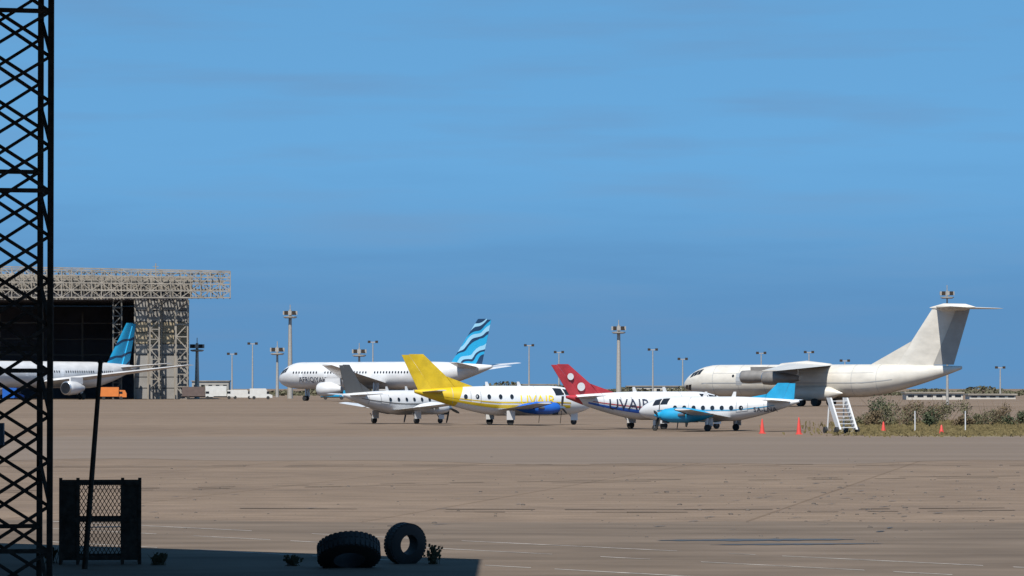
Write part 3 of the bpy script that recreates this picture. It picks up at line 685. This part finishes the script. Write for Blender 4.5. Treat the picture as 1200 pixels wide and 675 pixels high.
for i in range(12):
    px = 1008 + i * 16.8 + random.uniform(-4, 4); d = 262 + random.uniform(-12, 14); k = i % 3
    e = empty('shrub', (gx(px, d), d, 0)); tag(e, '%s shrub, %s' % (['olive', 'dry brown', 'dark green'][k], places[i]), 'shrub', 'shrubs on the verge')
    b = MB(); hh = random.choice((1.0, 1.35, 1.7, 2.0, 2.3)); leaf_cloud(b, (0, 0, 0), random.uniform(.7, 1.4), .9, hh, 950, 0.08); b.build('foliage', LEAF[k], e)
    b = MB()
    for _ in range(16): b.tube((random.gauss(0, .15), random.gauss(0, .1), 0), (random.gauss(0, .7), random.gauss(0, .4), hh * random.uniform(.6, 1.15)), .022, .006, 4)
    b.build('stem', TWIG, e)
b = MB()
for _ in range(9000):
    x = random.uniform(gx(975, 240), gx(1230, 240)) + random.gauss(0, 1.2); t = random.random(); y = 217 + t * 70; x *= y / 240
    if x < gx(1000, y) and random.random() < .7: continue
    y -= 9 * random.random() ** 5
    h = random.uniform(.06, .28) * (.6 + t); q = random.uniform(0, math.pi); a, c = math.cos(q) * .05, math.sin(q) * .05
    b.quad((x - a, y - c, 0), (x + a, y + c, 0), (x + a + random.gauss(0, .06), y + c, h), (x - a + random.gauss(0, .06), y - c, h * .8))
tag(b.build('grass', mat('dry_grass', (0.15, 0.12, 0.058), 0.9, 0.35, 0.6)), 'dry yellowish grass on the verge at right', 'grass', kind='stuff')
b = MB()
for _ in range(16000):
    d = random.uniform(1350, 1600); px = random.uniform(-40, 1240); x = gx(px, d); hh = 1.2 + 2.2 * abs(math.sin(px * .045) * math.sin(px * .017 + 1)) + (1.6 if 560 < px < 700 else 0)
    z = random.random() * hh; s = random.uniform(.3, .75)
    q = Vector((random.gauss(0, 1), random.gauss(0, 1), random.gauss(0, 1))).normalized(); a = q.orthogonal().normalized() * s; t = q.cross(a.normalized()) * s * .7; p = Vector((x, d, z))
    b.quad(p - a, p + t, p + a, p - t)
tag(b.build('far_scrub', mat('scrub', (0.10, 0.095, 0.06), 0.9, 0.4, .02)), 'low scrub along the far edge of the airfield', 'scrub', kind='stuff')
# low far buildings
def far_building(px0, px1, ytop, d, label, m, nwin):
    x0, x1, z = gx(px0, d), gx(px1, d), gz(ytop, d); e = empty('low_building', ((x0 + x1) / 2, d, 0)); tag(e, label, 'building', 'low buildings at the far edge of the airfield'); w_ = (x1 - x0) / 2
    b = MB(); b.box(-w_, w_, 0, 9, 0, z); b.build('wall', m, e)
    b = MB(); b.box(-w_ - .4, w_ + .4, -.4, 9.4, z, z + .35); b.build('roof', TRUSS, e)
    for i in range(nwin):
        x = -w_ + (i + .5) * 2 * w_ / nwin; b = MB(); b.box(x - .7, x + .7, -.06, .2, z * .42, z * .75); b.build('window', DARK, e)
FB = mat('far_render', (0.44, 0.41, 0.36), 0.8, 0.15, .2); FB2 = mat('far_render_grey', (0.28, 0.265, 0.24), 0.8, 0.15, .2)
far_building(600, 652, 451, 1500, 'low pale building left of the red fin', FB2, 7)
far_building(735, 800, 453, 1450, 'low pale building right of the tall floodlight mast', FB, 8)
far_building(1062, 1128, 461, 900, 'low white building behind the shrubs under the T-tail', FB, 6)
far_building(1136, 1190, 463, 950, 'low white building behind the shrubs at far right', FB, 5)
far_building(225, 268, 447, 1500, 'low dark roofed building beside the hangar', FB2, 5)
# slim white marker posts among the shrubs
for px, lab in ((1072, 'slim white marker post among the shrubs, the left one'), (1131, 'slim white marker post right of the rightmost cone')):
    d = 232; e = empty('marker_post', (gx(px, d), d, 0)); tag(e, lab, 'post', 'white marker posts in the verge')
    b = MB(); b.tube((0, 0, 0), (0, 0, 1.25), .04, .035, 8); b.build('post', WHITE, e); b = MB(); b.tube((0, 0, 1.24), (0, 0, 1.3), .05, .02, 8); b.build('cap', GREYP, e)

# ------------------------------------------------------------------ lattice mast in the shaded foreground
dM = 50.0; px_m = dM / F
mast = empty('lattice_mast', (gx(2, dM), dM, 0)); tag(mast, 'dark steel lattice mast running up the left edge of the photo', 'lattice mast')
xr, dep = 60 * px_m, 0.55           # half-width to the visible leg; the square mast is turned slightly
hw = 0.46
ang = R(15)
def mp_(x, y, z): return (x * math.cos(ang) - y * math.sin(ang), x * math.sin(ang) + y * math.cos(ang), z)
ctr = Vector((gx(2, dM), dM, 0)); HT = 9.15; bay = 0.575
mast.location = (gx(11, dM), dM, 0)
for a in (-1, 1):
    for c in (-1, 1):
        b = MB(); b.bar(mp_(a * hw, c * hw, 0), mp_(a * hw, c * hw, HT), 0.072, (0, 1, 0)); b.build('leg', STEEL, mast)
proto = {}
corners = [(-hw, -hw), (hw, -hw), (hw, hw), (-hw, hw)]
for f_i in range(4):
    (xa, ya), (xb, yb) = corners[f_i], corners[(f_i + 1) % 4]
    nb = int(HT / bay)
    dz = bay / 2 if f_i == 2 else 0.0
    for kind in ('x1', 'x2', 'h'):
        b = MB()
        if kind == 'x1': b.bar(mp_(xa, ya, 0), mp_(xb, yb, bay), 0.042)
        elif kind == 'x2': b.bar(mp_(xa * .96, ya * .96, bay), mp_(xb * .96, yb * .96, 0), 0.042)
        else: b.bar(mp_(xa, ya, 0), mp_(xb, yb, 0), 0.055)
        src = None
        for i in range(nb):
            if kind == 'h' and i % 4 != 1: continue
            if f_i % 2 == 1 and (kind == 'x2' or i % 2): continue
            if src is None:
                src = b.build('brace', STEEL, mast); o = src
            else: o = share(src, 'brace', mast, (0, 0, 0))
            o.location = (0, 0, i * bay + dz)
b = MB(); b.box(-.7, .7, -.7, .7, 0, .12); b.build('footing', mat('concrete_block', (0.3, 0.29, 0.27), 0.9, 0.2, 3), mast)
for z in (1.93,):
    b = MB(); b.box(-.75, .02, -.72, -.6, z, z + .28); b.build('equipment_box', mat('cabinet_blue', (0.05, 0.065, 0.09), 0.6, 0.2, 3), mast)

# leaning post
dP = 57.0
lp = empty('leaning_post', (gx(100, dP), dP, 0)); tag(lp, 'plain dark post leaning slightly right beside the mesh cage', 'post')
b = MB(); b.tube((0, 0, 0), (gx(118, dP) - gx(100, dP), 0, gz(424, dP)), .043, .032, 10); b.build('post', STEEL, lp, True)
b = MB(); b.tube((gx(118, dP) - gx(100, dP), 0, gz(424, dP) - .02), (gx(118, dP) - gx(100, dP), 0, gz(424, dP) + .03), .045, .03, 10); b.build('cap', STEEL, lp)

# mesh cage
dC2 = 58.5
cg = empty('mesh_cage', (gx(118, dC2), dC2, 0), R(6)); tag(cg, 'black steel cage with wire mesh front beside the lattice mast', 'cage')
u = dC2 / F; x0, x1 = -46 * u, 46 * u; zt = gz(566, dC2); zb = 0.10; dp = 0.9
for (xx, wd) in ((x0, 20 * u), (x1 - 20 * u, 20 * u)):
    for j in range(3):
        b = MB(); za, zz = zb + (zt - zb) * j / 3, zb + (zt - zb) * (j + 1) / 3
        b.box(xx, xx + wd, -.02, .02, za - .002, zz + .001); b.build('panel', STEEL, cg)
for xx in (x0, x0 + 20 * u, x1 - 20 * u, x1):
    for yy in (0, dp):
        b = MB(); b.box(xx - .025, xx + .025, yy - .03, yy + .03, 0, zt + (0.08 if yy == 0 else 0)); b.build('frame_post', STEEL, cg)
for z in (zb, zt * .55, zt):
    for yy in (0, dp):
        b = MB(); b.box(x0 - .02, x1 + .02, yy - .035, yy + .035, z - .03, z + .03); b.build('frame_rail', STEEL, cg)
for xx in (x0, x1):
    for z in (zb, zt):
        b = MB(); b.box(xx - .022, xx + .022, 0, dp, z - .022, z + .022); b.build('frame_rail', STEEL, cg)
def mesh_panel(xa, xb, za, zb_, y, pitch=0.062):
    b = MB(); w_, h_ = xb - xa, zb_ - za
    s = -h_ * .6
    while s < w_:
        for sg in (1, -1):
            t0, t1 = max(0, -s / .6), min(h_, (w_ - s) / .6)
            if t1 > t0:
                p, q = (s + .6 * t0, t0), (s + .6 * t1, t1)
                if sg < 0: p, q = (w_ - p[0], p[1]), (w_ - q[0], q[1])
                b.bar((xa + p[0], y + .008 * sg, za + p[1]), (xa + q[0], y + .008 * sg, za + q[1]), .011, (0, 1, 0))
        s += pitch
    o = b.build('wire_mesh', STEEL, cg); o['kind'] = 'stuff'
mesh_panel(x0 + 20 * u, x1 - 20 * u, zb, zt, 0); 

# tyres
TY = BLACK
def tyre(loc, rot, Ro, Ri, wd, label, group):
    e = empty('tyre', loc); e.rotation_euler = rot; tag(e, label, 'tyre', group)
    b = MB(); prof = [(-wd / 2, Ri), (-wd * .5, Ri + (Ro - Ri) * .55), (-wd * .42, Ro * .96), (-wd * .2, Ro), (wd * .2, Ro), (wd * .42, Ro * .96), (wd * .5, Ri + (Ro - Ri) * .55), (wd / 2, Ri), (wd * .3, Ri * .97), (-wd * .3, Ri * .97), (-wd / 2, Ri)]
    n = 40; rings = [[(r * math.cos(2 * math.pi * k / n), t, r * math.sin(2 * math.pi * k / n)) for k in range(n)] for t, r in prof]
    b.loft(rings, cap=False); b.build('casing', TY, e, True)
    b = MB()
    for k in range(36):
        a = 2 * math.pi * k / 36; c, s = math.cos(a), math.sin(a); p = Vector((Ro * c, 0, Ro * s)); t = Vector((-s, 0, c)) * .022
        for y0, y1 in ((-wd * .4, -wd * .05), (wd * .05, wd * .4)):
            b.loft([[p * f + t + Vector((0, y0, 0)), p * f - t + Vector((0, y0, 0)), p * f - t + Vector((0, y1, 0)), p * f + t + Vector((0, y1, 0))] for f in (.97, 1.018)])
    o = b.build('tread', TY, e); o['kind'] = 'stuff'
dT = 58.8
tyre((gx(475, dT), dT, 0.30), (R(4), 0, R(33)), 0.315, 0.15, 0.24, 'worn black tyre standing upright with its open hole visible', 'old tyres')
dT2 = 57.3
tyre((gx(409, dT2), dT2, 0.24), (R(60), 0, R(8)), 0.46, 0.23, 0.27, 'big black tyre lying tilted in the shade', 'old tyres')
# weed tufts
def weed(px, py, h, label):
    d = F * H / (py - HORIZON); e = empty('weed_tuft', (gx(px, d), d, 0)); tag(e, label, 'weed', 'dry weed tufts'); b = MB()
    for _ in range(46):
        a = random.uniform(0, 2 * math.pi); r = random.uniform(.02, .16); hh = h * random.uniform(.45, 1); p0, p1 = Vector((random.gauss(0, .05), random.gauss(0, .05), 0)), Vector((math.cos(a) * r, math.sin(a) * r, hh))
        b.tube(p0, p1, .005, .003, 3)
        for _k in range(3):
            q = p0.lerp(p1, random.uniform(.4, 1)); s = .018; b.quad(q + Vector((-s, 0, -s)), q + Vector((s, 0, -s * .4)), q + Vector((s, .004, s)), q + Vector((-s * .5, .004, s)))
    b.build('stalk', mat('weed', (0.07, 0.065, 0.04), .9, .3, 4), e)
weed(508, 661, .30, 'dry weed tuft right beside the upright tyre'); weed(344, 663, .17, 'small weed tuft left of the flat tyre'); weed(186, 662, .2, 'dry weed tuft right of the mesh cage'); weed(60, 660, .26, 'dry weed tuft between lattice mast and cage')
# pebbles and clods scattered on the apron (nobody could count them)
b = MB()
for _ in range(330):
    py = random.triangular(530, 640, 580); d = F * H / (py - HORIZON); px = random.uniform(150, 1210)
    if random.random() < .5: px = random.gauss(1000, 130)
    x, s = gx(px, d), random.uniform(.01, .05) * random.random() + .010
    ring = lambda z, f: [(x + s * f * math.cos(t) * random.uniform(.8, 1.5), d + s * f * math.sin(t), z) for t in (0, 1.05, 2.1, 3.14, 4.2, 5.25)]
    b.loft([ring(0, 1), ring(s * .45, .85), ring(s * .75, .3)])
tag(b.build('pebbles', mat('pebble', (0.10, 0.085, 0.075), .9, .3, 4)), 'small dark clods and stones scattered over the apron', 'pebbles', kind='stuff')

# ------------------------------------------------------------------ unseen canopy, added to shade the foreground
TB = mat('blocker_render', (0.5, 0.47, 0.42), .8, .12, .5); RS = mat('roof_slab', (.14, .135, .13), .85, .1, 1)
cn = empty('shade_canopy', (0, 0, 0)); tag(cn, 'wide flat canopy roof, unseen and added to shade the foreground', 'canopy')
edge_y = lambda x: 53.9 - 0.76 * (x + 2.2)
b = MB(); pl = [(-2.2, -8.5), (-2.2, 53.9), (-42, edge_y(-42)), (-42, -8.5)]
b.loft([[(x, y, 9.2) for x, y in pl], [(x, y, 9.5) for x, y in pl]]); b.build('roof', RS, cn)
for i in range(8):
    x = -3.2 - i * 5.2; b = MB(); b.box(x - .12, x + .12, -8, edge_y(x) - .6, 8.85, 9.18); b.build('beam', STEEL, cn)
b = MB(); b.loft([[(x, y, 0) for x, y in ((-11.5, -8.4), (-11.5, 56), (-41, 78), (-41, -8.4))], [(x, y, 9.19) for x, y in ((-11.5, -8.4), (-11.5, 56), (-41, 78), (-41, -8.4))]]); b.build('wall', TB, cn)  # unseen wall, added to block sky light from the left
for x, y in ((-4.0, 12),):
    b = MB(); b.tube((x, y, 0), (x, y, 9.19), .2, .2, 10); b.build('column', STEEL, cn)

tb = empty('sky_blocker', (0, -9, 0)); tag(tb, 'long flat roofed block, unseen and added behind the camera to cut sky light', 'building')  # unseen building, added to keep sky light off from behind
b = MB(); b.box(-70, 60, -30, 0, 0, 17); b.build('wall', TB, tb)
b = MB(); b.box(-70.4, 60.4, -30.4, .4, 17, 17.6); b.build('roof', MATS['roof_slab'], tb)
for i in range(20):
    for z in (1.2, 5.2, 9.2, 13.0):
        b = MB(); b.box(-66 + i * 6.2, -62.4 + i * 6.2, -.04, .06, z, z + 2.0); b.build('window', DARK, tb)
